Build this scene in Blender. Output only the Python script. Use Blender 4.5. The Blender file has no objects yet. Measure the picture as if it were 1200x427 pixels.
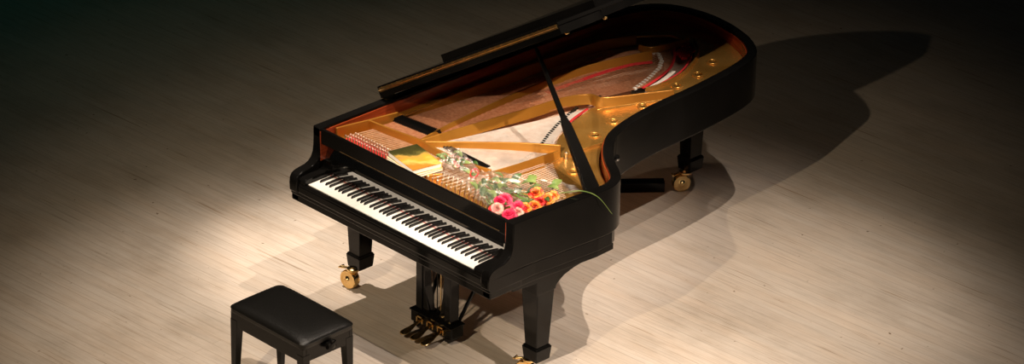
import bpy, bmesh, math, random
from mathutils import Vector, Matrix
from mathutils.geometry import tessellate_polygon
S = bpy.context.scene
COL = S.collection
PI = math.pi

# ------------------------------------------------------------------ camera
cam = bpy.data.cameras.new('camera'); cam.sensor_width = 36; cam.sensor_fit = 'HORIZONTAL'; cam.lens = 135.2317
cam.clip_end = 200
co = bpy.data.objects.new('camera', cam); COL.objects.link(co); S.camera = co
co.matrix_world = Matrix(((0.6925393, -0.3352992, 0.6387204, 13.11297), (0.7211879, 0.3013715, -0.6237493, -11.25230), (0.0166505, 0.8926084, 0.4505254, 9.43320), (0, 0, 0, 1)))

# ------------------------------------------------------------------ world and lights
w = bpy.data.worlds.new('world'); S.world = w; w.use_nodes = True
w.node_tree.nodes['Background'].inputs[0].default_value = (.55, .62, .6, 1)
w.node_tree.nodes['Background'].inputs[1].default_value = .006
S.view_settings.view_transform = 'Standard'; S.view_settings.look = 'None'
S.view_settings.gamma = 1; S.view_settings.use_curve_mapping = False
S.view_settings.exposure = 0.0

def spot(name, target, direction, dist, watts, col, size, blend=1.0, radius=.08):
    l = bpy.data.lights.new(name, 'SPOT'); l.energy = watts; l.color = col
    l.spot_size = math.radians(size); l.spot_blend = blend; l.shadow_soft_size = radius
    o = bpy.data.objects.new(name, l); COL.objects.link(o)
    d = Vector(direction).normalized(); o.location = Vector(target) + d*dist
    o.rotation_euler = d.to_track_quat('Z', 'Y').to_euler()
    return o
WARM = (1, .845, .71); AMBER = (1, .80, .56); K = 9100
spot('stage_spot_treble', (1.48, .59, 0), (.26, 0, 1), 9, .265*K, WARM, 35.6, radius=.05)
spot('stage_spot_far_treble', (1.48, 1.85, 0), (.5, 0, 1), 9, .12*K, WARM, 17, radius=.05)
spot('stage_spot_low_treble', (2.25, .45, 0), (.9, -.1, 1), 9, .46*K, WARM, 15.5, radius=.05)
spot('stage_spot_overhead', (.32, -.08, 0), (0, -.05, 1), 9, .155*K, WARM, 25, radius=.06)
spot('added_bass_fill', (-.20, .50, 0), (-.25, -.05, 1), 9, .407*K, WARM, 12, radius=.05)  # added narrow fill lamp, brightens only the floor by the front bass leg
spot('stage_spot_wide', (-.52, 1.40, 0), (-.1, -.05, 1), 9, .013*K, AMBER, 44, radius=.1)
spot('front_of_house_spot', (1.16, -.61, 0), (3.04, -8.69, 8.9), 12.8, .329*K, AMBER, 28.9, radius=.07)
spot('plate_spot', (.84, 1.15, .9), (.86, -.30, 1), 10, .42*K, WARM, 12.0, radius=.05)
spot('added_front_plate_fill', (.85, .55, .9), (.62, -1.25, 1), 10, .65*K, WARM, 8.0, radius=.05)  # added fill lamp, brightens the plate and strings from the front
spot('green_wash', (-4.6, 1.6, 0), (-.3, .2, 1), 8, 24, (.0, 1, .72), 50)

# ------------------------------------------------------------------ materials
def mat(name, col, rough=.5, metal=0, ior=1.5, coat=0, **k):
    m = bpy.data.materials.new(name); m.use_nodes = True
    b = m.node_tree.nodes['Principled BSDF']
    b.inputs['Base Color'].default_value = (*col, 1); b.inputs['Roughness'].default_value = rough
    b.inputs['Metallic'].default_value = metal; b.inputs['IOR'].default_value = ior
    b.inputs['Coat Weight'].default_value = coat
    b.inputs['Coat Roughness'].default_value = .03
    for n, v in k.items(): b.inputs[n.replace('_', ' ')].default_value = v
    return m
def noisy(m, c1, c2, scale=(1, 1, 1), nscale=8, detail=6, bump=0, rough=None, coord='Object', lo=.35, hi=.65):
    nt = m.node_tree; N = nt.nodes; L = nt.links; b = N['Principled BSDF']
    tc = N.new('ShaderNodeTexCoord'); mp = N.new('ShaderNodeMapping'); mp.inputs['Scale'].default_value = scale
    no = N.new('ShaderNodeTexNoise'); no.inputs['Scale'].default_value = nscale; no.inputs['Detail'].default_value = detail
    cr = N.new('ShaderNodeValToRGB'); cr.color_ramp.elements[0].color = (*c1, 1); cr.color_ramp.elements[1].color = (*c2, 1)
    cr.color_ramp.elements[0].position = lo; cr.color_ramp.elements[1].position = hi
    L.new(tc.outputs[coord], mp.inputs['Vector']); L.new(mp.outputs[0], no.inputs['Vector'])
    L.new(no.outputs['Fac'], cr.inputs[0]); L.new(cr.outputs[0], b.inputs['Base Color'])
    if bump:
        bn = N.new('ShaderNodeBump'); bn.inputs['Strength'].default_value = bump; bn.inputs['Distance'].default_value = .01
        L.new(no.outputs['Fac'], bn.inputs['Height']); L.new(bn.outputs[0], b.inputs['Normal'])
    return m
LACQ = noisy(mat('black_lacquer', (.004, .004, .004), .09, ior=1.34), (.0035, .0033, .003), (.006, .0055, .005), nscale=3)
LACQ.node_tree.nodes['Principled BSDF'].inputs['Specular IOR Level'].default_value = .36
LACQ2 = noisy(mat('black_lacquer_mirror', (.004, .004, .004), .015, ior=3.3), (.0035, .0033, .003), (.006, .0055, .005), nscale=3)
SATIN = noisy(mat('black_satin', (.01, .01, .01), .25, ior=1.33), (.004, .004, .0035), (.007, .0065, .006), nscale=30)
LEATHER = noisy(mat('black_leather', (.012, .011, .01), .33), (.005, .0048, .0042), (.009, .0085, .0075), nscale=220, detail=3, bump=.25)
MAHOG = noisy(mat('mahogany_lining', (.3, .07, .02), .25, coat=.5), (.24, .035, .010), (.40, .065, .018), scale=(2, 2, 30), nscale=3, detail=8)
HOLE_SHADE = noisy(mat('dark_hole_shade', (.05, .015, .008), .5), (.035, .010, .005), (.06, .018, .008), nscale=30)  # near-black brown that paints the shade inside the plate holes
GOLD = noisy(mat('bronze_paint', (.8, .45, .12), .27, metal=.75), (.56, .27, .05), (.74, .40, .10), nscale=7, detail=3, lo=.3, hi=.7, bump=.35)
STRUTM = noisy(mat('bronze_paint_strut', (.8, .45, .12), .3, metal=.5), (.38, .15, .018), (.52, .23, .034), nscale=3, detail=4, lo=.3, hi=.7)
BRASS = noisy(mat('polished_brass', (.85, .6, .25), .2, metal=1), (.80, .52, .2), (.92, .66, .3), nscale=12)
DBRASS = noisy(mat('aged_brass', (.5, .33, .13), .35, metal=1), (.42, .27, .1), (.6, .4, .17), nscale=18)
STEEL = noisy(mat('steel', (.7, .66, .6), .3, metal=1), (.62, .58, .52), (.8, .76, .7), nscale=20)
WIRE = noisy(mat('pale_steel_wire', (.85, .78, .68), .4, metal=.3), (.82, .72, .62), (.9, .84, .76), nscale=30)
COPPER = noisy(mat('copper_windings', (.75, .35, .2), .4, metal=.4), (.50, .19, .085), (.66, .32, .17), nscale=60)
PALECU = noisy(mat('pale_copper_wire', (.7, .45, .28), .4, metal=.5), (.62, .38, .22), (.76, .52, .34), nscale=40)
SPRUCE = noisy(mat('spruce_soundboard', (.75, .5, .3), .35, coat=.3), (.74, .50, .34), (.86, .64, .47), scale=(60, 1.2, 1), nscale=2.2, detail=6)
RED = noisy(mat('red_felt', (.6, .02, .02), .9), (.48, .012, .015), (.68, .03, .03), nscale=90)
CREAMFELT = noisy(mat('cream_felt', (.8, .72, .6), .9), (.72, .62, .5), (.85, .78, .68), nscale=80)
IVORY = noisy(mat('white_key_plastic', (.86, .83, .76), .18), (.84, .81, .74), (.88, .85, .78), nscale=4)
EBONY = noisy(mat('ebony_key', (.006, .006, .006), .25), (.005, .005, .005), (.010, .009, .009), nscale=20)
RUBBER = noisy(mat('dark_caster_gap', (.02, .02, .02), .6), (.015, .015, .015), (.03, .028, .025), nscale=20)

def floor_mat():
    m = mat('worn_stage_planks', (.5, .42, .34), .5); nt = m.node_tree; N = nt.nodes; L = nt.links; b = N['Principled BSDF']
    tc = N.new('ShaderNodeTexCoord'); mp = N.new('ShaderNodeMapping'); mp.inputs['Rotation'].default_value = (0, 0, math.radians(-3.5))
    L.new(tc.outputs['Object'], mp.inputs['Vector'])
    br = N.new('ShaderNodeTexBrick'); br.inputs['Scale'].default_value = 1
    br.inputs['Brick Width'].default_value = 5.3; br.inputs['Row Height'].default_value = .062
    br.inputs['Mortar Size'].default_value = .0016; br.inputs['Mortar Smooth'].default_value = .4
    br.inputs['Color1'].default_value = (.0, .0, .0, 1); br.inputs['Color2'].default_value = (1, 1, 1, 1); br.inputs['Mortar'].default_value = (.5, .5, .5, 1)
    br.offset = .37; br.inputs['Bias'].default_value = 0
    L.new(mp.outputs[0], br.inputs['Vector'])
    def noise(sc, s, d=8, rough=.6):
        q = N.new('ShaderNodeMapping'); q.inputs['Scale'].default_value = sc; L.new(mp.outputs[0], q.inputs['Vector'])
        n = N.new('ShaderNodeTexNoise'); n.inputs['Scale'].default_value = s; n.inputs['Detail'].default_value = d; n.inputs['Roughness'].default_value = rough
        L.new(q.outputs[0], n.inputs['Vector']); return n.outputs['Fac']
    def ramp(src, stops):
        r = N.new('ShaderNodeValToRGB'); L.new(src, r.inputs[0])
        while len(r.color_ramp.elements) < len(stops): r.color_ramp.elements.new(.5)
        for e, (p, c) in zip(r.color_ramp.elements, stops): e.position = p; e.color = (*c, 1) if len(c) == 3 else c
        return r.outputs[0]
    def mixc(a, c, fac, mode='MULTIPLY'):
        x = N.new('ShaderNodeMix'); x.data_type = 'RGBA'; x.blend_type = mode
        if isinstance(fac, float): x.inputs[0].default_value = fac
        else: L.new(fac, x.inputs[0])
        for s, v in ((6, a), (7, c)):
            if isinstance(v, tuple): x.inputs[s].default_value = (*v, 1)
            else: L.new(v, x.inputs[s])
        return x.outputs[2]
    base = ramp(br.outputs['Color'], [(0, (.575, .505, .43)), (1, (.605, .535, .46))])
    grain = ramp(noise((.9, 26, 1), 3.4, 9, .7), [(.25, (.74, .72, .69)), (.5, (.98, .975, .97)), (.75, (1.10, 1.10, 1.10))])
    c = mixc(base, grain, 1.0)
    pale = ramp(noise((.5, 7, 1), 2.0, 6, .7), [(.50, (0, 0, 0)), (.80, (.6, .6, .6))])
    c = mixc(c, (.68, .63, .56), pale, 'MIX')
    blot = ramp(noise((1, 1.7, 1), 1.5, 7, .65), [(.28, (.78, .76, .73)), (.5, (.98, .975, .97)), (.72, (1.08, 1.07, 1.06))])
    c = mixc(c, blot, 1.0)
    tint = ramp(noise((.7, 3, 1), 2.3, 4), [(.42, (1.0, 1.0, 1.0)), (.70, (1.02, .975, .93))])
    c = mixc(c, tint, 1.0)
    gap = ramp(br.outputs['Fac'], [(0, (1, 1, 1)), (1, (.74, .69, .64))])
    c = mixc(c, gap, 1.0)
    nick = ramp(noise((2.2, 16, 1), 3.1, 9, .8), [(.33, (.45, .32, .2)), (.375, (1, 1, 1))])
    c = mixc(c, nick, 1.0)
    scr = ramp(noise((1.0, 40, 1), 1.6, 3, .5), [(.30, (.66, .58, .50)), (.34, (1, 1, 1))])
    c = mixc(c, scr, 1.0)
    spot_ = ramp(noise((1, 1, 1), 26, 2, .5), [(.235, (.35, .28, .2)), (.262, (1, 1, 1))])
    c = mixc(c, spot_, 1.0)
    L.new(c, b.inputs['Base Color'])
    rr = N.new('ShaderNodeMapRange'); L.new(noise((1, 20, 1), 2, 5), rr.inputs[0]); rr.inputs[3].default_value = .42; rr.inputs[4].default_value = .62
    L.new(rr.outputs[0], b.inputs['Roughness'])
    bp = N.new('ShaderNodeBump'); bp.inputs['Strength'].default_value = .35; bp.inputs['Distance'].default_value = .002
    inv = N.new('ShaderNodeMath'); inv.operation = 'SUBTRACT'; inv.inputs[0].default_value = 1; L.new(br.outputs['Fac'], inv.inputs[1])
    L.new(inv.outputs[0], bp.inputs['Height']); L.new(bp.outputs[0], b.inputs['Normal'])
    return m

# ------------------------------------------------------------------ helpers
def obj(name, bm, m, parent=None, smooth=None, bevel=0, seg=2):
    me = bpy.data.meshes.new(name); bmesh.ops.recalc_face_normals(bm, faces=bm.faces); bm.to_mesh(me); bm.free()
    me.materials.append(m); o = bpy.data.objects.new(name, me); COL.objects.link(o)
    if parent: o.parent = parent
    if bevel:
        b = o.modifiers.new('bevel', 'BEVEL'); b.width = bevel; b.segments = seg; b.limit_method = 'ANGLE'; b.angle_limit = math.radians(40)
    if smooth is not None: me.shade_smooth(); me.set_sharp_from_angle(angle=math.radians(smooth))
    return o
def nb(): return bmesh.new()
def box(bm, a, b, M=None):
    x0, y0, z0 = a; x1, y1, z1 = b
    v = [bm.verts.new(M @ Vector(p) if M else p) for p in ((x0,y0,z0),(x1,y0,z0),(x1,y1,z0),(x0,y1,z0),(x0,y0,z1),(x1,y0,z1),(x1,y1,z1),(x0,y1,z1))]
    for f in ((0,3,2,1),(4,5,6,7),(0,1,5,4),(1,2,6,5),(2,3,7,6),(3,0,4,7)): bm.faces.new([v[i] for i in f])
    return bm
def frustum(bm, c, z0, z1, w0, d0, w1, d1):
    v = []
    for z, w_, d_ in ((z0, w0, d0), (z1, w1, d1)):
        for sx, sy in ((-1,-1),(1,-1),(1,1),(-1,1)): v.append(bm.verts.new((c[0]+sx*w_/2, c[1]+sy*d_/2, z)))
    for f in ((0,3,2,1),(4,5,6,7),(0,1,5,4),(1,2,6,5),(2,3,7,6),(3,0,4,7)): bm.faces.new([v[i] for i in f])
    return bm
def prism(bm, pts, fn0, fn1):
    """closed polygon pts (2D) mapped by fn0 / fn1 to the two caps"""
    a = [bm.verts.new(fn0(p)) for p in pts]; b = [bm.verts.new(fn1(p)) for p in pts]; n = len(pts)
    tris = tessellate_polygon([[Vector((p[0], p[1], 0)) for p in pts]])
    for t in tris:
        bm.faces.new([a[i] for i in t]); bm.faces.new([b[i] for i in reversed(t)])
    for i in range(n): bm.faces.new((a[i], a[(i+1) % n], b[(i+1) % n], b[i]))
    bmesh.ops.dissolve_limit(bm, angle_limit=.001, verts=bm.verts, edges=bm.edges)
    return bm
def prism_z(bm, pts, z0, z1): return prism(bm, pts, lambda p: (p[0], p[1], z0), lambda p: (p[0], p[1], z1))
def prism_x(bm, pts, x0, x1): return prism(bm, pts, lambda p: (x0, p[0], p[1]), lambda p: (x1, p[0], p[1]))
def tube(bm, pts, r, n=8, cap=True):
    pts = [Vector(p) for p in pts]; rings = []; up = None
    for i, p in enumerate(pts):
        t = (pts[min(i+1, len(pts)-1)] - pts[max(i-1, 0)]).normalized()
        if up is None: up = t.orthogonal().normalized()
        up = (up - t*up.dot(t)).normalized(); s = t.cross(up); rr = r[i] if isinstance(r, (list, tuple)) else r
        rings.append([bm.verts.new(p + (up*math.cos(a) + s*math.sin(a))*rr) for a in (2*PI*k/n for k in range(n))])
    for q in range(len(rings)-1):
        for k in range(n): bm.faces.new((rings[q][k], rings[q][(k+1) % n], rings[q+1][(k+1) % n], rings[q+1][k]))
    if cap: bm.faces.new(rings[0][::-1]); bm.faces.new(rings[-1])
    return bm
def lathe(bm, prof, M, n=24):
    """prof: (radius, height) pairs revolved about M's z axis"""
    rings = []
    for r, h in prof:
        rings.append([bm.verts.new(M @ Vector((r*math.cos(2*PI*k/n), r*math.sin(2*PI*k/n), h))) for k in range(n)])
    for q in range(len(rings)-1):
        for k in range(n): bm.faces.new((rings[q][k], rings[q][(k+1) % n], rings[q+1][(k+1) % n], rings[q+1][k]))
    bm.faces.new(rings[0][::-1]); bm.faces.new(rings[-1])
    return bm
def crom(pts, n=8):
    out = []
    P = [Vector((*p, 0)) if len(p) == 2 else Vector(p) for p in pts]
    for i in range(len(P)-1):
        a, b, c, d = P[max(i-1, 0)], P[i], P[i+1], P[min(i+2, len(P)-1)]
        for k in range(n):
            t = k/n
            out.append(.5*((2*b) + (c-a)*t + (2*a-5*b+4*c-d)*t*t + (3*b-a-3*c+d)*t**3))
    out.append(P[-1]); return out
def offset(pts, d):
    """shift an open polyline to its left by d"""
    out = []
    for i, p in enumerate(pts):
        t = (pts[min(i+1, len(pts)-1)] - pts[max(i-1, 0)]); t.z = 0; t.normalize()
        out.append(Vector((p.x - t.y*d, p.y + t.x*d, 0)))
    return out
def wall_band(bm, outer, inner, z0, z1):
    n = len(outer)
    q = [[bm.verts.new((p.x, p.y, z)) for p in l] for l, z in ((outer, z0), (outer, z1), (inner, z1), (inner, z0))]
    for i in range(n-1):
        for k in range(4): bm.faces.new((q[k][i], q[k][i+1], q[(k+1) % 4][i+1], q[(k+1) % 4][i]))
    bm.faces.new([q[k][0] for k in range(4)]); bm.faces.new([q[k][-1] for k in range(3, -1, -1)])
    return bm
def flat(name, loops, z0, z1, m, parent, bevel=0.0, res=2):
    """2D filled outline with holes, real thickness and rounded edges"""
    cu = bpy.data.curves.new(name, 'CURVE'); cu.dimensions = '2D'; cu.fill_mode = 'BOTH'
    for l in loops:
        s = cu.splines.new('POLY'); s.points.add(len(l)-1); s.use_cyclic_u = True
        for i, p in enumerate(l): s.points[i].co = (p[0], p[1], 0, 1)
    cu.extrude = (z1-z0)/2 - bevel; cu.bevel_depth = bevel; cu.bevel_resolution = res; cu.offset = -bevel
    t = bpy.data.objects.new(name, cu); COL.objects.link(t); bpy.context.view_layer.update()
    me = bpy.data.meshes.new_from_object(t.evaluated_get(bpy.context.evaluated_depsgraph_get()))
    bpy.data.objects.remove(t)
    for v in me.vertices: v.co.z += (z0+z1)/2
    me.materials.clear(); me.materials.append(m); me.name = name
    o = bpy.data.objects.new(name, me); COL.objects.link(o)
    if parent: o.parent = parent
    me.shade_smooth(); me.set_sharp_from_angle(angle=math.radians(35))
    return o
def thing(name, label, cat, loc=(0, 0, 0), rotz=0, group=None):
    o = bpy.data.objects.new(name, None); COL.objects.link(o); o.location = loc; o.rotation_euler = (0, 0, rotz); o.empty_display_size = .1
    o['label'] = label; o['category'] = cat
    if group: o['group'] = group
    return o
def circle(cx, cy, r, n=28): return [(cx + r*math.cos(2*PI*k/n), cy + r*math.sin(2*PI*k/n)) for k in range(n)]

# ------------------------------------------------------------------ stage floor
fl = obj('floor', box(nb(), (-14, -8, -.05), (12, 16, 0)), floor_mat()); fl['kind'] = 'structure'

# ------------------------------------------------------------------ concert grand piano
W = 1.454; ZR = .978
piano = thing('grand_piano', 'black concert grand piano with its lid propped open and gold plate showing', 'piano')
tre = [(1.454,.15),(1.458,.30),(1.468,.42),(1.480,.58),(1.489,.70),(1.485,.80),(1.450,.88),(1.389,.935),(1.305,.99),(1.205,1.075),(1.112,1.19),(1.063,1.317),(1.032,1.473),(1.014,1.647),(1.005,1.87),(.985,2.10),(.955,2.30),(.905,2.44),(.821,2.522),(.702,2.584),(.54,2.625),(.377,2.631),(.235,2.600),(.123,2.535),(.045,2.42),(.008,2.25),(0,2.0),(0,1.5),(0,1.0),(0,.5),(0,.15)]
OUT = crom(tre, 6)
TH = .052
INN = offset(OUT, TH)
obj('rim', wall_band(nb(), OUT, INN, .72, ZR), LACQ, piano, smooth=35, bevel=.006, seg=3)
lin_o = offset(OUT, TH+.0005); lin_i = offset(OUT, TH+.006)
obj('rim_lining', wall_band(nb(), lin_o, lin_i, .80, .962), MAHOG, piano, smooth=40)['label'] = 'reddish mahogany lining inside the black rim'
PL = offset(OUT, TH+.008)                      # outline of the plate
# lower case: key bed carried back under the straight side
kb = [(0,0),(1.454,0),(1.456,.30),(1.466,.42),(1.478,.58),(1.487,.70),(1.482,.80),(1.46,.84),(0,.84)]
bm = nb(); prism_z(bm, [(x, y) for x, y in kb], .650, .722)
obj('key_bed', bm, LACQ, piano, bevel=.004)
bm = nb(); prism_z(bm, [(max(.004, min(x-.006, 9)), max(y, .004)) for x, y in kb[:-2]] + [(1.475,.82),(.004,.82)], .615, .6495)
obj('key_bed_moulding', bm, LACQ, piano, bevel=.004)
# arms
prof = [(.004,.616),(.004,.664),(-.010,.670),(-.013,.715),(-.009,.745),(.002,.763),(.022,.773),(.055,.779),(.088,.783),(.112,.793),(.132,.812),(.144,.838),(.149,.875),(.150,.93),(.150,ZR-.001),(.215,ZR-.001),(.215,.616)]
for x0, x1 in ((0, .056), (W-.056, W)):
    bm = nb(); prism_x(bm, prof, x0, x1); obj('case_arm', bm, LACQ, piano, smooth=30, bevel=.006, seg=3)
KX = .106; KP = 1.225/52; KY = .024; KL = .150; KZ = .727
for x0, x1 in ((.0565, KX-.002), (KX+1.227, W-.0565)):
    pr = [(.004,.722),(.004,.742),(.014,.752),(.07,.757),(.13,.757),(.160,.765),(.170,.79),(.19,.79),(.19,.722)]
    bm = nb(); prism_x(bm, pr, x0, x1); obj('key_block', bm, LACQ, piano, smooth=30, bevel=.003)
# keyslip in front of the keys
obj('keyslip', box(nb(), (.057, -.004, .672), (W-.057, .021, .712)), LACQ, piano, bevel=.005)
# fallboard leaning back, its rail, and the music-desk shelf above
ft = math.tan(math.radians(8.5))
bm = nb(); prism_x(bm, [(.1745,.738),(.1823,.819),(.2100,.888),(.240,.888),(.240,.738)], .057, W-.057)
obj('fallboard', bm, LACQ2, piano, bevel=.002)
obj('fallboard_hinge', box(nb(), (.20, .1500, .902), (W-.10, .1525, .9045)), DBRASS, piano)['label'] = 'thin metal hinge line along the fallboard'
bm = nb(); prism_x(bm, [(.152,.893),(.152,ZR),(.168,ZR),(.172,.945),(.205,.935),(.242,.905),(.242,.893)], .057, W-.057)
obj('front_rail', bm, LACQ, piano, smooth=30, bevel=.004)
bm = nb(); box(bm, (W-.085, .168, .80), (W-.058, .172, .835)); box(bm, (W-.079, .163, .812), (W-.072, .169, .826))
obj('lock_plate', bm, STEEL, piano, bevel=.002)
# ---- keyboard
kbd = obj('keyboard', box(nb(), (KX-.001, .026, .7125), (KX+1.226, .215, .7145)), SATIN, piano)
bm = nb(); box(bm, (KX, .1712, KZ+.0005), (KX+1.225, .1742, KZ+.0025)); obj('felt_strip', bm, RED, kbd)['label'] = 'thin red felt strip behind the keys'
blacks_after = {0: 1, 1: 0, 2: 1, 3: 1, 4: 0, 5: 1, 6: 1}   # A B C D E F G
def wkey():
    bm = nb(); box(bm, (.0005, KY, .7145), (KP-.0005, KY+KL+.035, KZ)); return bm
wk = obj('white_key', wkey(), IVORY, kbd, bevel=.0012); wk.location.x = KX
bm = nb(); hw = .0048
vs = [(-hw,-.095,.0),(hw,-.095,.0),(hw,.03,0),(-hw,.03,0),(-hw*.8,-.089,.0125),(hw*.8,-.089,.0125),(hw*.8,.03,.0125),(-hw*.8,.03,.0125)]
v = [bm.verts.new(p) for p in vs]
for f in ((0,3,2,1),(4,5,6,7),(0,1,5,4),(1,2,6,5),(2,3,7,6),(3,0,4,7)): bm.faces.new([v[i] for i in f])
bk = obj('black_key', bm, EBONY, kbd, bevel=.0014); bfirst = True
off = {0: 0.0, 2: -.0028, 3: .0028, 5: -.0035, 6: 0.0}
for i in range(52):
    if i:
        c = wk.copy(); c.location.x = KX + i*KP; COL.objects.link(c)
    k = i % 7
    if blacks_after[k] and i < 51:
        dx = {0: .003, 2: -.003, 3: .003, 5: -.003, 6: 0}[k]
        o = bk if bfirst else bk.copy()
        if not bfirst: COL.objects.link(o)
        bfirst = False
        o.location = (KX + (i+1)*KP + dx, KY+KL-.0, KZ)
# ---- soundboard, plate, strings
PLp = [(p.x, p.y) for p in PL if p.y > .25]; PLp = [(PLp[0][0], .243)] + PLp + [(PLp[-1][0], .243)]
flat('soundboard', [[(x, y) for x, y in PLp]], .832, .842, SPRUCE, piano)
opening = [(.10,.50),(.93,.52),(.955,.70),(.935,.875),(.874,.994),(.805,1.092),(.727,1.272),(.679,1.442),(.700,1.56),(.735,1.70),(.735,1.83),(.723,1.936),(.694,2.107),(.62,2.262),(.54,2.365),(.458,2.418),(.33,2.40),(.22,2.28),(.14,2.1),(.105,1.8),(.10,1.2)]
holes = [(.711,2.316),(.770,2.144),(.790,1.964),(.843,1.656),(.871,1.417),(.919,1.234),(1.141,.863),(1.20,.66)]
PZ = .900
plate = flat('cast_iron_plate', [PLp, opening] + [circle(x, y, .021) for x, y in holes], .886, PZ, GOLD, piano, bevel=.003)
plate['label'] = 'gold cast iron plate with round holes'
for x, y in holes:
    bm = nb(); M = Matrix.Translation((x, y, PZ))
    for k in range(1):
        n = 28; R = .0270; r = .0060; rings = []
        for a in range(n):
            t = 2*PI*a/n
            rings.append([bm.verts.new((x + (R + r*math.cos(b))*math.cos(t), y + (R + r*math.cos(b))*math.sin(t), PZ + .002 + r*math.sin(b))) for b in (2*PI*j/10 for j in range(10))])
        for a in range(n):
            for j in range(10): bm.faces.new((rings[a][j], rings[(a+1) % n][j], rings[(a+1) % n][(j+1) % 10], rings[a][(j+1) % 10]))
    obj('hole_rim', bm, GOLD, plate, smooth=60)
    bm = nb(); lathe(bm, [(.0300, -.0555), (.0300, -.020), (.0295, -.0205), (.0290, -.052), (.001, -.0525)], Matrix.Translation((x, y, PZ)), 28); obj('hole_shade_cup', bm, HOLE_SHADE, plate, smooth=40)  # added dark cup, its colour stands in for shade below the hole
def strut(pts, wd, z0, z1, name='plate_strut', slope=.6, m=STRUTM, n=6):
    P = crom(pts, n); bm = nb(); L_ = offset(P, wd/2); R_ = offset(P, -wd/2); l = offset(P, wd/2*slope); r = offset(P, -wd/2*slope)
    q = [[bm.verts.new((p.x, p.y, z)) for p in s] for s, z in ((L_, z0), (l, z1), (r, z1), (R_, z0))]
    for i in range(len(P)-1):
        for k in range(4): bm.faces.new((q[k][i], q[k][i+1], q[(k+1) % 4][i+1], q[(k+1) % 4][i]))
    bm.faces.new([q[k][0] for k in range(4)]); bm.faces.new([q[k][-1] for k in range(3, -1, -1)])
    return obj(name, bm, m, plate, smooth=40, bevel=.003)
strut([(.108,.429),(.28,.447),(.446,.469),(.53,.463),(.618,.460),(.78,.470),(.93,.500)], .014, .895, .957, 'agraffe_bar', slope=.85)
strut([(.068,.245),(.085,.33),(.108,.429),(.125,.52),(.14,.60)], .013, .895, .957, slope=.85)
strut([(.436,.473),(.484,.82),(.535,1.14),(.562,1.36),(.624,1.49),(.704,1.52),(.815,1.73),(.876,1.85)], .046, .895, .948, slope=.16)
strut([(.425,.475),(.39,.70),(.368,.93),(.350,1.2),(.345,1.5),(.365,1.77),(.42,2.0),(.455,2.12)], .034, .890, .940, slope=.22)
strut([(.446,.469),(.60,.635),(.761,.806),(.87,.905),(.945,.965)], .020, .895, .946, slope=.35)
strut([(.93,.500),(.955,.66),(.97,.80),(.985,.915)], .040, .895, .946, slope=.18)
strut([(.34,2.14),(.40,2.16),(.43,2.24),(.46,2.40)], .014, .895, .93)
# low fillets cast on the plate
strut([(1.00,.60),(1.01,.80),(1.0,1.0),(1.012,1.15),(1.035,1.23)], .012, .898, .914, 'plate_ridge', slope=.3, m=GOLD)
strut([(.723,1.80),(.738,1.936),(.709,2.112),(.633,2.272),(.55,2.378),(.463,2.432)], .016, .898, .920, 'plate_ridge', slope=.3, m=GOLD)
strut([(.72,1.45),(.79,1.62),(.86,1.78),(.90,1.90)], .012, .898, .908, 'plate_ridge', slope=.3, m=GOLD)
strut([(.955,.52),(1.08,.50),(1.2,.56),(1.34,.62)], .018, .898, .912, 'plate_ridge', slope=.3, m=GOLD)
strut([(.60,.26),(.61,.34),(.62,.45)], .02, .898, .93, slope=.5)
strut([(.72,.26),(.74,.30),(.76,.33)], .02, .898, .93, slope=.5)
# side boards of the case between lining and plate on the bass side
strut([(.075,.62),(.088,.9),(.092,1.3),(.098,1.7),(.125,2.05),(.20,2.26)], .03, .842, .905, 'plate_edge', slope=.7)

random.seed(4)
def lerp(a, b, t): return a + (b-a)*t
def string(bm, p, q, wd=.0016, h=.0016):
    p = Vector(p); q = Vector(q); t = (q-p).normalized(); s = Vector((-t.y, t.x, 0))*wd/2
    a = [bm.verts.new(x) for x in (p-s, p+s, q+s, q-s)]; b = [bm.verts.new(x.co + Vector((0, 0, h))) for x in a]
    bm.faces.new(a[::-1]); bm.faces.new(b)
    for i in range(4): bm.faces.new((a[i], a[(i+1) % 4], b[(i+1) % 4], b[i]))
def curve_at(pts, t):
    P = [Vector((*p, 0)) for p in pts]; d = [(P[i+1]-P[i]).length for i in range(len(P)-1)]; s = t*sum(d)
    for i, l in enumerate(d):
        if s <= l or i == len(d)-1: return P[i].lerp(P[i+1], min(1, s/l))
        s -= l
BB = [(.27,2.02),(.34,2.18),(.456,2.262),(.54,2.20),(.613,2.09),(.649,1.95),(.668,1.86)]
bm = nb()
for k in range(46):
    t = k/45; x0 = lerp(.150, .430, t); e = curve_at(BB, t)
    string(bm, (x0, .46, .920), (e.x, e.y, .888), .0036, .003)
cs = obj('bass_strings', bm, COPPER, piano); cs['kind'] = 'stuff'
TB = [(.668,1.43),(.70,1.30),(.74,1.20),(.80,1.08),(.87,.98),(.93,.87)]
bm = nb()
for k in range(64):
    t = k/63; x0 = lerp(.460, .925, t); e = curve_at(TB, t)
    string(bm, (x0, .48, .915), (e.x, e.y, .892), .0018, .002)
for k in range(30):
    t = k/29; string(bm, (lerp(.96, 1.36, t), .47, .915), (lerp(.99, 1.37, t), lerp(.86, .60, t), .906), .0018, .002)
ts = obj('steel_strings', bm, WIRE, piano); ts['kind'] = 'stuff'
bm = nb(); bmc = nb()
for k in range(46): string(bmc, (lerp(.12, .42, k/45), .262+(k % 3)*.028, .920), (lerp(.150, .430, k/45), .46, .915), .0022, .002)
for k in range(110): string(bm, (lerp(.47, 1.36, k/109), .262+(k % 4)*.028, .925), (lerp(.46, 1.36, k/109), .48, .914), .0014, .0014)
fs = obj('string_ends', bm, WIRE, piano); fs['kind'] = 'stuff'
fc = obj('copper_string_ends', bmc, PALECU, piano); fc['kind'] = 'stuff'
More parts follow.
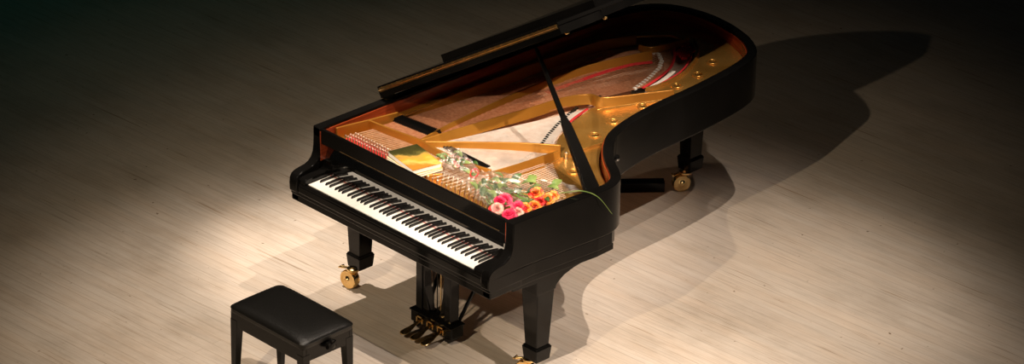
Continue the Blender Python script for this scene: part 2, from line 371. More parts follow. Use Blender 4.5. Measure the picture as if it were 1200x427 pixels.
# bridges and felts
def ribbon(name, pts, wd, z0, z1, m, parent): 
    o = strut(pts, wd, z0, z1, name, slope=.9, m=m); o.parent = parent; return o
ribbon('bass_bridge', [(.655,1.78),(.632,1.88),(.60,1.98),(.56,2.07),(.51,2.14),(.44,2.19),(.36,2.15)], .030, .842, .886, SATIN, piano)
bmp = nb()
for k in range(40):
    e = curve_at([(.655,1.78),(.632,1.88),(.60,1.98),(.56,2.07),(.51,2.14),(.44,2.19),(.36,2.15)], k/39)
    if k % 2: box(bmp, (e.x-.010, e.y-.008, .884), (e.x+.010, e.y+.008, .896))
obj('bridge_caps', bmp, CREAMFELT, piano)
ribbon('hitch_felt', [(.682,1.82),(.668,1.90),(.645,1.99),(.612,2.09),(.565,2.17),(.51,2.24),(.46,2.285),(.44,2.36)], .016, .892, .900, RED, piano)
ribbon('hitch_felt', [(.712,1.86),(.705,1.95),(.68,2.10),(.612,2.245),(.535,2.345),(.458,2.40)], .010, .892, .901, RED, piano)
ribbon('string_cloth', [(.695,1.87),(.682,1.95),(.662,2.03),(.637,2.10)], .026, .888, .893, CREAMFELT, piano)
for i in range(4):
    for j in range(3):
        bm = nb(); x = .475 + .030*j + .012*i; y = 2.365 - .032*i - .012*j
        box(bm, (-.010, -.016, 0), (.010, .016, .014), Matrix.Translation((x, y, .892)) @ Matrix.Rotation(-.5, 4, 'Z')); obj('damper_felt', bm, RED, piano)
ribbon('treble_bridge', [(.62,1.40),(.66,1.28),(.70,1.18),(.75,1.07),(.81,.96),(.85,.86),(.875,.76)], .026, .842, .888, SPRUCE, piano)
bmp = nb()
for k in range(30):
    e = curve_at([(.62,1.40),(.66,1.28),(.70,1.18),(.75,1.07),(.81,.96),(.85,.86),(.875,.76)], k/29)
    box(bmp, (e.x-.008, e.y-.006, .888), (e.x+.008, e.y+.006, .8985))
obj('bridge_pins', bmp, SATIN, piano)
ribbon('hitch_felt', [(.672,1.43),(.705,1.30),(.742,1.20)], .014, .895, .903, RED, piano)
ribbon('copper_string_felt', [(.395,1.40),(.405,1.60),(.418,1.80),(.45,1.98),(.50,2.08)], .030, .9, .9015, RED, piano)
# red felt on the plate under the front string ends
bm = nb(); box(bm, (.115, .262, .9005), (.425, .306, .906)); obj('felt_strip', bm, RED, piano)
bm = nb(); box(bm, (.48, .244, .9005), (1.30, .250, .904)); obj('felt_strip', bm, RED, piano)
bm = nb(); lathe(bm, [(.0035, 0), (.0035, .020), (.0045, .021), (.0045, .030), (.003, .031)], Matrix.Identity(4), 6)
pin = obj('tuning_pin', bm, STEEL, plate); cnt = 0; rest = nb()
for k in range(46):
    spots_ = [(lerp(.12, .42, k/45), .262+(k % 3)*.028)]
    for x, y in spots_:
        c = pin if cnt == 0 else pin.copy()
        if cnt: COL.objects.link(c)
        c.location = (x, y, PZ-.001); cnt += 1
for k in range(110):
    x, y = lerp(.47, 1.36, k/109), .262+(k % 4)*.028
    if cnt < 100 and k < 54: c = pin.copy(); COL.objects.link(c); c.location = (x, y, PZ-.001); cnt += 1
    else: lathe(rest, [(.0035, 0), (.0035, .030), (.0045, .031), (.0045, .036)], Matrix.Translation((x, y, PZ-.001)), 6)
rp = obj('tuning_pins', rest, STEEL, plate); rp['kind'] = 'stuff'
# dampers
bm = nb(); box(bm, (-.0030, -.036, 0), (.0030, .036, .010)); box(bm, (-.0016, -.030, .010), (.0016, .030, .022))
dm = obj('damper', bm, SATIN, piano); first = True
for k in range(22):
    c = dm if first else dm.copy()
    if not first: COL.objects.link(c)
    first = False; c.location = (lerp(.155, .405, k/21), lerp(.590, .615, k/21), .918)
for k in range(30):
    c = dm.copy(); COL.objects.link(c); c.location = (lerp(.50, .84, k/29), lerp(.565, .56, k/29), .914); c.scale = (.75, .55, .45)
# small fittings on the plate
for x, y in ((.672, 1.515), (1.02, .93), (1.06, .95)):
    bm = nb(); lathe(bm, [(.010, 0), (.010, .012), (.006, .014), (.006, .032), (.009, .034), (.009, .042), (.004, .046)], Matrix.Translation((x, y, PZ)), 12)
    obj('nose_bolt', bm, STEEL, plate, smooth=40)
# ---- lid
TA = math.radians(31.8); ca, sa = math.cos(TA), math.sin(TA); HZ = 1.030
def lidp(u, y, n): return Vector((u*ca - n*sa, y, HZ + u*sa + n*ca))
sil = [(p.x*1.018+.012 if p.x > .7 else p.x*1.03, p.y) for p in OUT if p.y > .66]
lidout = [(-.012, .60), (1.500, .60)] + [(x, y+.012) for x, y in sil if x > .02] + [(-.012, 2.3)]
def clip(pts, y0, keep_hi):
    out = []
    for i in range(len(pts)):
        a, b = pts[i], pts[(i+1) % len(pts)]; ia = (a[1] >= y0) == keep_hi; ib = (b[1] >= y0) == keep_hi
        if ia: out.append(a)
        if ia != ib: t = (y0-a[1])/(b[1]-a[1]); out.append((a[0]+(b[0]-a[0])*t, y0))
    return out
bm = nb(); prism(bm, lidout, lambda p: lidp(p[0], p[1], -.042), lambda p: lidp(p[0], p[1], -.001))
lid = obj('lid', bm, LACQ, piano, smooth=30, bevel=.004); lid['label'] = 'propped black lid panel'
bm = nb(); prism(bm, clip(lidout, 1.06, True), lambda p: lidp(p[0], p[1], -.0005), lambda p: lidp(p[0], p[1], .056))
obj('lid_top_panel', bm, LACQ, lid, smooth=30, bevel=.004)
bm = nb(); prism(bm, [(-.012,.60),(1.50,.60),(1.51,1.05),(-.012,1.05)], lambda p: lidp(p[0], p[1], .0012), lambda p: lidp(p[0], p[1], .020))
obj('front_flap', bm, LACQ, lid, bevel=.003)
bm = nb(); prism(bm, [(0,-.011),(1.490,-.011),(1.490,.011),(0,.011)], lambda p: lidp(p[0], .5965, p[1]), lambda p: lidp(p[0], .5995, p[1]))
tube(bm, [lidp(.0, .595, 0), lidp(1.49, .595, 0)], .004, 8)
for k in range(34):
    for q in (-.0085, .0085):
        p = lidp(.02 + k*.044 + (.01 if q > 0 else 0), .5958, q); box(bm, p - Vector((.003,.0012,.003)), p + Vector((.003,.0012,.003)))
hg = obj('lid_hinge', bm, DBRASS, lid, smooth=40); hg['label'] = 'long brass piano hinge along the front edge of the lid'
for y in (.66, 1.45, 2.1):
    bm = nb(); box(bm, (-.006, y-.04, .972), (.030, y+.04, .982)); obj('side_hinge', bm, DBRASS, lid, bevel=.002)
for u, y in ((1.40,.72),(1.40,.98),(.95,2.3)):
    p = lidp(u, y, -.042); n = Vector((sa, 0, -ca)); bm = nb()
    lathe(bm, [(.012, 0), (.012, .008), (.008, .012)], Matrix.Translation(p) @ n.to_track_quat('Z', 'Y').to_matrix().to_4x4(), 12); obj('lid_bumper', bm, DBRASS, lid)
# lid prop
pb = Vector((1.432, .705, .955)); pt = Vector((.82, .90, 1.458))
ax = (pt-pb).normalized(); sd = ax.cross(Vector((.2, 1, .1))).normalized(); nn = ax.cross(sd)
wid = Vector((0, 1, 0)) - ax*ax.y; wid.normalize(); thn = ax.cross(wid)
def stick(bm, stations):
    rings = []
    for t, a, b in stations:
        c = pb.lerp(pt, t)
        rings.append([bm.verts.new(c + wid*sx*a + thn*sy*b) for sx, sy in ((-1,-1),(1,-1),(1,1),(-1,1))])
    for q in range(len(rings)-1):
        for k in range(4): bm.faces.new((rings[q][k], rings[q][(k+1) % 4], rings[q+1][(k+1) % 4], rings[q+1][k]))
    bm.faces.new(rings[0][::-1]); bm.faces.new(rings[-1])
    return bm
prop = obj('lid_prop', stick(nb(), [(0,.040,.010),(.03,.044,.012),(.10,.040,.012),(.42,.028,.011),(.47,.024,.010),(.51,.014,.009),(.97,.0085,.008),(1,.006,.006)]), LACQ, piano, smooth=30, bevel=.003)
bm = nb(); q0 = pb.lerp(pt, .42)+wid*.014+thn*.012; q1 = pb.lerp(pt, .80)+wid*.011+thn*.012; tube(bm, [q0, q1], .006, 8); obj('short_prop', bm, LACQ, prop, smooth=40)
bm = nb(); box(bm, (1.395,.66,.945),(1.436,.75,.962)); obj('prop_socket', bm, SATIN, piano, bevel=.003)
# knob on the curved side
bm = nb(); d = Vector((.78,.62,0)).normalized()
lathe(bm, [(.008,0),(.008,.008),(.014,.012),(.018,.020),(.016,.029),(.008,.034)], Matrix.Translation((1.192,1.088,.925)) @ d.to_track_quat('Z','Y').to_matrix().to_4x4(), 16)
obj('side_knob', bm, LACQ2, piano, smooth=50)
# ---- legs and casters
def caster(parent, c, yaw, R=.052):
    M = Matrix.Translation(c) @ Matrix.Rotation(yaw, 4, 'Z')
    Mw = M @ Matrix.Translation((0, 0, R)) @ Matrix.Rotation(PI/2, 4, 'X')
    wz = .022
    bm = nb(); lathe(bm, [(.010,-wz-.008),(.016,-wz-.002),(R*.30,-wz-.004),(R*.36,-wz+.012),(R*.66,-wz+.012),(R*.72,-wz),(R*.92,-wz),(R,-wz+.006),(R,wz-.006),(R*.92,wz),(R*.72,wz),(R*.55,wz-.002),(.016,wz+.002),(.010,wz+.008)], Mw, 32)
    cs = obj('caster', bm, BRASS, parent, smooth=40); cs['label'] = 'brass caster wheel'
    bm = nb()
    for s in (1,):
        pts = [(-.020*0+.0, s*(wz+.014), R), (.010, s*(wz+.014), R*1.6), (.022, s*(wz+.006), R*2.15)]
        tube(bm, [M @ Vector(p) for p in pts], [.014, .013, .014], 10)
    lathe(bm, [(.030, R*2.05),(.034, R*2.1),(.034, R*2.28),(.024, R*2.32),(.016, R*2.5)], M @ Matrix.Translation((.022,0,0)), 20)
    tube(bm, [M @ Vector((-.05, -.01, R*2.05)), M @ Vector((-.02, 0, R*2.12)), M @ Vector((.02, 0, R*2.12))], [.009,.006,.006], 8)
    tube(bm, [M @ Vector((-.055, -.024, R*2.08)), M @ Vector((-.052, .012, R*2.08))], .005, 8)
    return cs, bm
def leg(c, ztop, wheel, yaw, R=.052):
    x, y = c; bm = nb()
    frustum(bm, c, .205, ztop, .083, .085, .118, .120)
    frustum(bm, c, .197, .2055, .100, .100, .096, .096)
    frustum(bm, c, .125, .1975, .092, .092, .106, .106)
    o = obj('leg', bm, LACQ, piano, bevel=.004)
    cs, b2 = caster(o, (wheel[0], wheel[1], 0), yaw, R)
    obj('caster_fork', b2, BRASS, o, smooth=40)
    return o
leg((.085,.392), .63, (.050,.352), math.radians(8))
leg((1.385,.392), .56, (1.335,.365), math.radians(20))
leg((.44,2.47), .735, (.425,2.42), math.radians(60), .050)
for x0, x1 in ((.03,.14),(1.325,1.445)):
    bm = nb(); pr = [(.16,.6155),(.16,.600),(.325,.590),(.325,.515),(.452,.515),(.470,.545),(.51,.570),(.58,.588),(.68,.600),(.80,.6075),(.80,.6155)]
    prism_x(bm, pr, x0, x1); obj('leg_bracket', bm, LACQ, piano, smooth=30, bevel=.003)
# ---- pedal lyre
ly = obj('pedal_lyre', frustum(nb(), (.727,.335), .045, .108, .30, .085, .30, .085), LACQ, piano, bevel=.005)
bm = nb(); box(bm, (.572,.286,.108),(.882,.384,.118)); obj('lyre_moulding', bm, LACQ, ly, bevel=.003)
for x0, x1 in ((.600,.645),(.808,.855)):
    bm = nb(); box(bm, (x0,.305,.118),(x1,.365,.615)); obj('lyre_post', bm, LACQ, ly, bevel=.004)
bm = nb(); box(bm, (.585,.295,.545),(.87,.375,.6145)); obj('lyre_head', bm, LACQ, ly, bevel=.004)
bm = nb(); prism(bm, [(.645,.118),(.690,.118),(.662,.26),(.645,.545)], lambda p: (p[0],.312,p[1]), lambda p: (p[0],.358,p[1]))
prism(bm, [(.808,.118),(.765,.118),(.792,.26),(.808,.545)], lambda p: (p[0],.312,p[1]), lambda p: (p[0],.358,p[1]))
obj('lyre_web', bm, LACQ, ly, bevel=.002)
for x in (.700,.727,.754): obj('pedal_rod', tube(nb(), [(x,.335,.115),(x,.335,.56)], .0030, 8), BRASS if x > .74 else SATIN, ly, smooth=40)
for x0, x1 in ((.62,.56),(.84,.90)): obj('lyre_brace', tube(nb(), [(x0,.37,.10),(x1,.66,.616)], .010, 8), LACQ, ly, smooth=40)
for x in (.650,.727,.804):
    bm = nb(); P = [(.300,.074,.010,.006),(.275,.070,.010,.006),(.250,.062,.011,.006),(.225,.054,.017,.007),(.195,.048,.024,.008),(.172,.045,.022,.007),(.160,.044,.010,.004)]
    rings = []
    for y, z, a, b in P: rings.append([bm.verts.new((x + a*math.cos(t), y, z + b*math.sin(t))) for t in (2*PI*k/14 for k in range(14))])
    for q in range(len(rings)-1):
        for k in range(14): bm.faces.new((rings[q][k], rings[q][(k+1) % 14], rings[q+1][(k+1) % 14], rings[q+1][k]))
    bm.faces.new(rings[0][::-1]); bm.faces.new(rings[-1])
    box(bm, (x-.024,.284,.060),(x-.016,.294,.098)); box(bm, (x+.016,.284,.060),(x+.024,.294,.098)); box(bm, (x-.024,.284,.090),(x+.024,.294,.098))
    obj('pedal', bm, BRASS, ly, smooth=45)['label'] = 'brass pedal'
bm = nb(); box(bm, (.60,.29,.028),(.63,.37,.046)); box(bm, (.83,.29,.028),(.86,.37,.046)); obj('lyre_foot', bm, SATIN, ly)

# ------------------------------------------------------------------ bench
bench = thing('piano_bench', 'black leather piano bench standing in front of the keyboard', 'bench', (.713, -.6165, 0), math.radians(.3))
L2, W2 = .273, .168
def cushion():
    bm = nb(); nx, ny = 28, 18; top = []
    for j in range(ny+1):
        row = []
        for i in range(nx+1):
            a, b = -1+2*i/nx, -1+2*j/ny
            # squeeze samples toward the edges
            a = math.sin(a*PI/2); b = math.sin(b*PI/2)
            e = (1-abs(a)**6)*(1-abs(b)**6); d = (1-a*a)*(1-b*b)
            x_, y_, rc = a*L2, b*W2, .030; ix, iy = L2-rc, W2-rc
            if abs(x_) > ix and abs(y_) > iy:
                dx, dy = abs(x_)-ix, abs(y_)-iy; h_ = math.hypot(dx, dy); f_ = max(dx, dy)/h_ if h_ > 1e-9 else 1
                x_ = math.copysign(ix+dx*f_, x_); y_ = math.copysign(iy+dy*f_, y_)
            row.append(bm.verts.new((x_, y_, .462 + .022*e**.5 + .014*d**.6)))
        top.append(row)
    for j in range(ny):
        for i in range(nx): bm.faces.new((top[j][i], top[j][i+1], top[j+1][i+1], top[j+1][i]))
    ring = [top[0][i] for i in range(nx+1)] + [top[j][nx] for j in range(1, ny+1)] + [top[ny][i] for i in range(nx-1, -1, -1)] + [top[j][0] for j in range(ny-1, 0, -1)]
    low = [bm.verts.new((v.co.x*.995, v.co.y*.995, .440)) for v in ring]; n = len(ring)
    for i in range(n): bm.faces.new((ring[i], low[i], low[(i+1) % n], ring[(i+1) % n]))
    bm.faces.new(low)
    return bm
obj('seat_cushion', cushion(), LEATHER, bench, smooth=50)['label'] = 'padded black leather seat'
bm = nb(); loop = [(sx*(L2-.03)+.03*math.cos(t), sy*(W2-.03)+.03*math.sin(t)) for sx, sy, t0 in ((1,1,0),(-1,1,PI/2),(-1,-1,PI),(1,-1,1.5*PI)) for t in (t0+PI/2*k/6 for k in range(7))]; loop.append(loop[0])
tube(bm, [(x*.995, y*.995, .461) for x, y in loop], .0035, 6); obj('piping', bm, LEATHER, bench, smooth=60)
bm = nb(); A, B = L2-.008, W2-.008
for a, b in (((-A,-B,.362),(A,-B+.022,.4395)),((-A,B-.022,.362),(A,B,.4395)),((-A,-B+.0225,.362),(-A+.022,B-.0225,.4395)),((A-.022,-B+.0225,.362),(A,B-.0225,.4395))): box(bm, a, b)
obj('seat_frame', bm, SATIN, bench, bevel=.002)
for sx in (-1, 1):
    for sy in (-1, 1):
        bm = nb(); cx, cy = sx*(A-.022), sy*(B-.022)
        v = []
        for z, h in ((0,.013),(.40,.0235)):
            ox, oy = sx*(A-h+.0015), sy*(B-h+.0015)
            for ax_, ay in ((-1,-1),(1,-1),(1,1),(-1,1)): v.append(bm.verts.new((ox+ax_*h, oy+ay*h, z)))
        for f in ((0,3,2,1),(4,5,6,7),(0,1,5,4),(1,2,6,5),(2,3,7,6),(3,0,4,7)): bm.faces.new([v[i] for i in f])
        obj('leg', bm, SATIN, bench, bevel=.002)
bm = nb(); M = Matrix.Translation((A-.001, .0, .418)) @ Matrix.Rotation(PI/2, 4, 'Y')
lathe(bm, [(.009,0),(.009,.012),(.020,.013),(.024,.018),(.024,.032),(.018,.037),(.006,.038)], M, 12)
for k in range(6):
    t = 2*PI*k/6; c = Vector((.022*math.cos(t), .022*math.sin(t), .0)); lathe(bm, [(.008,.014),(.010,.020),(.010,.030),(.006,.036)], M @ Matrix.Translation(c), 10)
obj('height_knob', bm, LACQ, bench, smooth=40)['label'] = 'glossy black height adjusting knob'

# ------------------------------------------------------------------ books lying on the tuning pins
def cover_mat():
    m = mat('printed_cover', (.3, .3, .05), .25, coat=.6); nt = m.node_tree; N = nt.nodes; L = nt.links; b = N['Principled BSDF']
    tc = N.new('ShaderNodeTexCoord'); no = N.new('ShaderNodeTexNoise'); no.inputs['Scale'].default_value = 14; no.inputs['Detail'].default_value = 4
    L.new(tc.outputs['Object'], no.inputs['Vector'])
    sp = N.new('ShaderNodeSeparateXYZ'); L.new(tc.outputs['Object'], sp.inputs[0])
    m1 = N.new('ShaderNodeMath'); m1.operation = 'MULTIPLY_ADD'; m1.inputs[1].default_value = 3.4; m1.inputs[2].default_value = .22; L.new(sp.outputs[0], m1.inputs[0])
    m3 = N.new('ShaderNodeMath'); m3.operation = 'MULTIPLY_ADD'; m3.inputs[1].default_value = -1.5; L.new(sp.outputs[1], m3.inputs[0]); L.new(m1.outputs[0], m3.inputs[2])
    m2 = N.new('ShaderNodeMath'); m2.operation = 'MULTIPLY_ADD'; m2.inputs[1].default_value = .75; L.new(no.outputs[0], m2.inputs[0]); L.new(m3.outputs[0], m2.inputs[2])
    cr = N.new('ShaderNodeValToRGB'); L.new(m2.outputs[0], cr.inputs[0])
    st = [(0, (.02, .025, .008)), (.34, (.06, .055, .015)), (.46, (.14, .12, .03)), (.54, (.50, .30, .06)), (.70, (.70, .36, .04)), (.85, (.78, .50, .12)), (1, (.55, .22, .03))]
    while len(cr.color_ramp.elements) < len(st): cr.color_ramp.elements.new(.5)
    for e, (p, c) in zip(cr.color_ramp.elements, st): e.position = p; e.color = (*c, 1)
    L.new(cr.outputs[0], b.inputs['Base Color']); return m
COVER = cover_mat()
PAPER = noisy(mat('paper_pages', (.85, .8, .7), .7), (.80, .74, .64), (.9, .86, .78), scale=(1, 1, 60), nscale=12)
CREAM = noisy(mat('cream_cover', (.82, .66, .42), .4), (.78, .60, .36), (.86, .72, .48), nscale=6)
def book(name, label, loc, rz, L_, D_, T_, cov, group):
    t = thing(name, label, 'book', loc, rz, group)
    obj('pages', box(nb(), (-L_/2+.003, -D_/2+.003, .0022), (L_/2-.003, D_/2-.001, T_-.0022)), PAPER, t)
    bm = nb(); box(bm, (-L_/2, -D_/2, 0), (L_/2, D_/2, .002)); box(bm, (-L_/2, -D_/2, T_-.002), (L_/2, D_/2, T_)); box(bm, (-L_/2, D_/2, 0), (L_/2, D_/2+.002, T_))
    obj('cover', bm, cov, t)
book('book', 'thin cream book lying under the illustrated book on the piano plate', (.600, .290, .9310), math.radians(-9), .255, .165, .014, CREAM, 'books lying in the piano')
book('book', 'thick book with dark green and yellow cover lying on top in the piano', (.598, .294, .9455), math.radians(-12), .245, .165, .026, COVER, 'books lying in the piano')

# ------------------------------------------------------------------ bouquets
def petal_mat(name, c1, c2, ns=14): return noisy(mat(name, c1, .45), c1, c2, nscale=ns, detail=2, lo=.42, hi=.58)
PINK = petal_mat('pink_petals', (.52, .004, .045), (.74, .03, .10)); BLUSH = petal_mat('blush_petals', (.62, .20, .18), (.72, .48, .36))
FIRE = petal_mat('red_yellow_petals', (.55, .012, .006), (.85, .30, .03), 22); REDP = petal_mat('red_petals', (.42, .004, .008), (.62, .02, .015))
GREEN = noisy(mat('rose_leaf', (.1, .25, .04), .45), (.015, .045, .008), (.05, .11, .02), nscale=20)
PALE = noisy(mat('pale_leaf', (.45, .55, .2), .5), (.08, .15, .025), (.20, .27, .07), nscale=25)
STEM = noisy(mat('green_stem', (.1, .2, .04), .5), (.08, .16, .03), (.16, .26, .07), nscale=30)
def film_mat():
    m = mat('clear_cellophane', (1, .97, .92), .12); nt = m.node_tree; N = nt.nodes; L = nt.links
    out = N['Material Output']; tr = N.new('ShaderNodeBsdfTransparent'); tr.inputs[0].default_value = (.97, .96, .93, 1)
    gl = N.new('ShaderNodeBsdfGlossy'); gl.inputs['Roughness'].default_value = .16; gl.inputs[0].default_value = (1, .98, .94, 1)
    df = N.new('ShaderNodeBsdfDiffuse'); df.inputs[0].default_value = (.9, .82, .72, 1)
    tc = N.new('ShaderNodeTexCoord'); no = N.new('ShaderNodeTexNoise'); no.inputs['Scale'].default_value = 26; no.inputs['Detail'].default_value = 5
    L.new(tc.outputs['Object'], no.inputs['Vector'])
    bn = N.new('ShaderNodeBump'); bn.inputs['Strength'].default_value = 1; bn.inputs['Distance'].default_value = .02
    L.new(no.outputs[0], bn.inputs['Height']); L.new(bn.outputs[0], gl.inputs['Normal'])
    a = N.new('ShaderNodeMixShader'); a.inputs[0].default_value = .17; L.new(tr.outputs[0], a.inputs[1]); L.new(gl.outputs[0], a.inputs[2])
    b2 = N.new('ShaderNodeMixShader'); b2.inputs[0].default_value = .03; L.new(a.outputs[0], b2.inputs[1]); L.new(df.outputs[0], b2.inputs[2])
    L.new(b2.outputs[0], out.inputs['Surface']); return m
FILM = film_mat()
def rose_mesh(seed, R):
    rnd = random.Random(seed); bm = nb()
    for ring, (n, r0, r1, h0, h1) in enumerate([(3,.10,.22,.25,.98),(4,.18,.40,.12,1.0),(5,.28,.66,.04,.94),(6,.34,.92,.0,.78),(6,.36,1.12,-.02,.52)]):
        ph = rnd.random()*6.3
        for k in range(n):
            t0 = ph + 2*PI*k/n; sp = 2*PI/n*.72; nu, nv = 6, 5; g = []
            jr, jh = rnd.uniform(.92, 1.08), rnd.uniform(-.06, .06)
            for j in range(nv+1):
                v = j/nv; row = []
                for i in range(nu+1):
                    u = -1+2*i/nu; wdt = math.sin(min(1, v*1.25+.25)*PI/2)*(1-.25*max(0, v-.75)*4*abs(u)**2)
                    a = t0 + u*sp*wdt*.95; r = (r0 + (r1-r0)*v**1.4)*jr + (.10*(v**4) if ring > 1 else -.02*v) - .04*abs(u)*v
                    z = h0 + (h1-h0)*math.sin(v*PI/2) + jh*v - .12*abs(u)**2*v - (.10*v**5 if ring > 2 else 0)
                    row.append(bm.verts.new((r*R*math.cos(a), r*R*math.sin(a), z*R)))
                g.append(row)
            for j in range(nv):
                for i in range(nu): bm.faces.new((g[j][i], g[j][i+1], g[j+1][i+1], g[j+1][i]))
    return bm
def leaf_bm(L_, Wd):
    bm = nb(); n = 8; g = []
    for i in range(n+1):
        t = i/n; w_ = Wd*math.sin(PI*t)**.8*(1-.3*t) + .0004
        g.append([bm.verts.new((t*L_, s*w_, .18*L_*math.sin(PI*t*.9) + abs(s)*w_*.35)) for s in (-1, -.5, 0, .5, 1)])
    for i in range(n):
        for k in range(4): bm.faces.new((g[i][k], g[i][k+1], g[i+1][k+1], g[i+1][k]))
    return bm
def film(rows, seed, amp, name, parent):
    """crumpled sheet through a grid of points"""
    rnd = random.Random(seed); bm = nb(); nj, ni = len(rows), len(rows[0]); F = 5; g = []
    ph = [(rnd.uniform(30, 95), rnd.uniform(30, 95), rnd.uniform(0, 6)) for _ in range(7)]
    for j in range((nj-1)*F+1):
        a = j/F; ja = min(int(a), nj-2); fa = a-ja; row = []
        for i in range((ni-1)*F+1):
            b = i/F; ib = min(int(b), ni-2); fb = b-ib
            p = (Vector(rows[ja][ib])*(1-fb)+Vector(rows[ja][ib+1])*fb)*(1-fa) + (Vector(rows[ja+1][ib])*(1-fb)+Vector(rows[ja+1][ib+1])*fb)*fa
            d = sum(abs(math.sin(p.x*f1+p.y*f2+q)) for f1, f2, q in ph)/7 + rnd.uniform(-.2, .2)
            p.z += amp*d; p.x += rnd.uniform(-.003, .003); p.y += rnd.uniform(-.003, .003); row.append(bm.verts.new(p))
        g.append(row)
    for j in range(len(g)-1):
        for i in range(len(g[0])-1): bm.faces.new((g[j][i], g[j][i+1], g[j+1][i+1], g[j+1][i]))
    o = obj(name, bm, FILM, parent); o['label'] = 'crumpled clear cellophane wrapping'; return o
bq = thing('rose_bouquet', 'bouquet of pink and red-yellow roses in cellophane lying in the piano corner', 'bouquet', (1.25, .34, .90), 0, 'bouquets lying in the piano')
protos = {}
def put_rose(i, x, y, z, R, m, tilt, az):
    key = (m.name, i % 3)
    if key not in protos:
        o = protos[key] = obj('rose', rose_mesh(i+3, .040), m, bq, smooth=60)
    else:
        o = protos[key].copy(); COL.objects.link(o)
    o.location = (x-1.25, y-.34, z-.90); o.scale = (R/.040,)*3; o.rotation_euler = (tilt, 0, az)
ROSES = [(1.228, 0.310, 0.965, 0.030, PINK), (1.237, 0.267, 0.971, 0.027, PINK), (1.287, 0.200, 0.977, 0.027, BLUSH), (1.267, 0.200, 0.965, 0.024, REDP), (1.366, 0.206, 0.971, 0.028, PINK), (1.355, 0.278, 0.977, 0.032, PINK), (1.375, 0.209, 0.965, 0.027, PINK), (1.362, 0.200, 0.971, 0.024, PINK), (1.375, 0.300, 0.977, 0.027, FIRE), (1.283, 0.464, 0.965, 0.032, FIRE), (1.375, 0.454, 0.971, 0.032, FIRE), (1.375, 0.492, 0.977, 0.024, FIRE), (1.375, 0.369, 0.965, 0.027, FIRE), (1.375, 0.256, 0.971, 0.024, BLUSH), (1.375, 0.402, 0.977, 0.024, REDP)]
pos = []
for i, (x, y, z, R, m) in enumerate(ROSES):
    rr = random.Random(i); put_rose(i, x, y, z, R, m, rr.uniform(.25, .75), rr.uniform(.2, 1.3)); pos.append((x, y, z))
    bm = nb(); ex, ey = .99 + rr.uniform(-.03, .03), .385 + rr.uniform(-.04, .04)
    tube(bm, [(x-1.25, y-.34, z-.895), (lerp(x, ex, .35)-1.25, lerp(y, ey, .35)-.34, .045), (ex-1.25, ey-.34, .042+rr.uniform(0, .025))], .0028, 6); obj('stem', bm, STEM, bq, smooth=50)
def put_leaf(i, x, y, z, L_, m, az, tilt, parent, base):
    o = obj('leaf', leaf_bm(L_, L_*.30), m, parent, smooth=60); o.location = (x-base[0], y-base[1], z-base[2]); o.rotation_euler = (tilt*.4, -tilt, az)
rr = random.Random(8)
for i in range(26):
    t = rr.random(); x = lerp(1.02, 1.36, t); y = lerp(.36, .36, t) + rr.uniform(-.09, .13); y = max(y, .23)
    put_leaf(i, x, y, .955 + rr.uniform(-.015, .02), rr.uniform(.05, .085), GREEN if rr.random() < .7 else PALE, rr.uniform(0, 6.3), rr.uniform(-.1, .5), bq, (1.25, .34, .90))
for i, (x, y, az) in enumerate(((1.17,.47,.6),(1.21,.50,2.2),(1.19,.45,3.6),(1.28,.53,.2),(1.31,.55,1.8))):
    put_leaf(i, x, y, .975, .085, PALE, az, .15, bq, (1.25, .34, .90))
film([[(-.31,-.02,.03),(-.26,-.06,.04),(-.18,-.11,.05),(-.04,-.135,.045)],
      [(-.32,.03,.055),(-.27,.02,.08),(-.16,-.01,.10),(-.03,-.06,.075)],
      [(-.31,.09,.055),(-.24,.10,.08),(-.12,.11,.10),(.05,.10,.085)],
      [(-.30,.13,.02),(-.24,.18,.035),(-.06,.24,.05),(.14,.26,.045)],
      [(-.27,.15,.012),(-.18,.25,.015),(.02,.36,.02),(.12,.36,.02)]], 5, .030, 'wrapping', bq)
bm = nb(); P = crom([(1.33,.50,.975),(1.40,.555,.990),(1.455,.61,1.000),(1.505,.67,.965),(1.535,.74,.860)], 6)
tube(bm, [(p.x-1.25, p.y-.34, p.z-.90) for p in P], [.0012+.0016*math.sin(PI*min(1, k/len(P)+.15)) for k in range(len(P))], 6)
o = obj('grass_blade', bm, PALE, bq, smooth=60); o['label'] = 'long thin green blade hanging over the side of the piano'

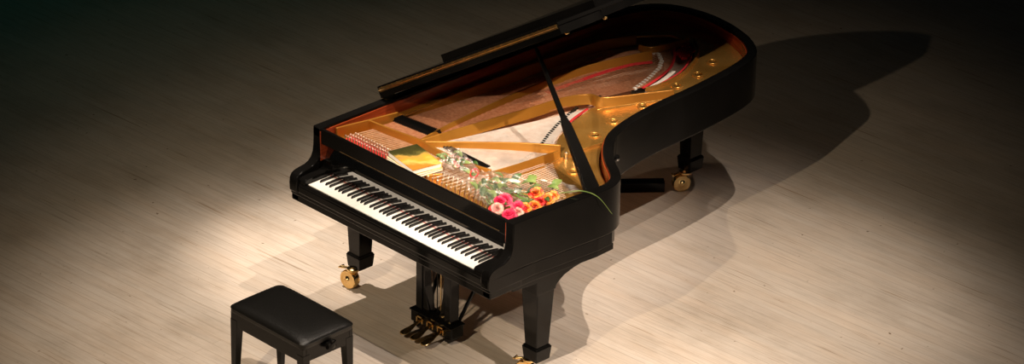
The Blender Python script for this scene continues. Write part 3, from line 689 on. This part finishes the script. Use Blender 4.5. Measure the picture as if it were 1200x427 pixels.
b2 = thing('wrapped_bouquet', 'small cellophane wrapped bouquet of pale sprigs lying beside the book', 'bouquet', (.78, .41, .90), 0, 'bouquets lying in the piano')
rr = random.Random(21)
for i in range(16):
    x, y = lerp(.69, .86, rr.random()), .42 + rr.uniform(-.05, .045)
    put_leaf(i, x, y, .955 + rr.uniform(0, .02), rr.uniform(.04, .07), GREEN if rr.random() < .5 else PALE, rr.uniform(-.6, .6) + (PI if rr.random() < .5 else 0), rr.uniform(0, .5), b2, (.78, .41, .90))
small = obj('blossom', rose_mesh(77, .011), BLUSH, b2, smooth=60); small.location = (-.1, .0, .075)
for i in range(9):
    c = small.copy(); COL.objects.link(c); c.location = (rr.uniform(-.07, .05), rr.uniform(-.045, .055), rr.uniform(.065, .09)); c.rotation_euler = (rr.uniform(-.5, .5), rr.uniform(-.5, .5), 0)
for i in range(7):
    y = rr.uniform(-.02, .02); obj('stem', tube(nb(), [(.13, y*.5, .05), (.0, y, .06), (-.08, y*2, .066)], .0022, 6), STEM, b2, smooth=50)
film([[(-.09,-.07,.035),(-.02,-.075,.04),(.06,-.05,.045),(.14,-.02,.045)],
      [(-.10,-.02,.085),(-.02,-.02,.10),(.07,-.01,.085),(.145,.0,.06)],
      [(-.10,.04,.085),(-.02,.045,.095),(.07,.03,.08),(.145,.015,.055)],
      [(-.17,.085,.04),(-.04,.085,.045),(.07,.05,.045),(.14,.03,.045)]], 9, .030, 'wrapping', b2)
bm = nb(); tube(bm, [(.125 + .006*math.cos(t), .022*math.cos(t), .058 + .022*math.sin(t)) for t in (2*PI*k/16 for k in range(17))], .004, 6, cap=False)
obj('tie', bm, RED, b2, smooth=60)['label'] = 'red ribbon tie'


# ------------------------------------------------------------------ low black bar on the floor under the piano
bar = obj('floor_bar', box(nb(), (0, -.06, 0), (.52, 0, .060)), SATIN, bevel=.004)
bar.location = (.385, 2.335, .0005); bar.rotation_euler = (0, 0, math.atan2(-.200, -.167) )

bar['label'] = 'low black bar lying on the floor under the piano beside the rear wheel'; bar['category'] = 'bar'
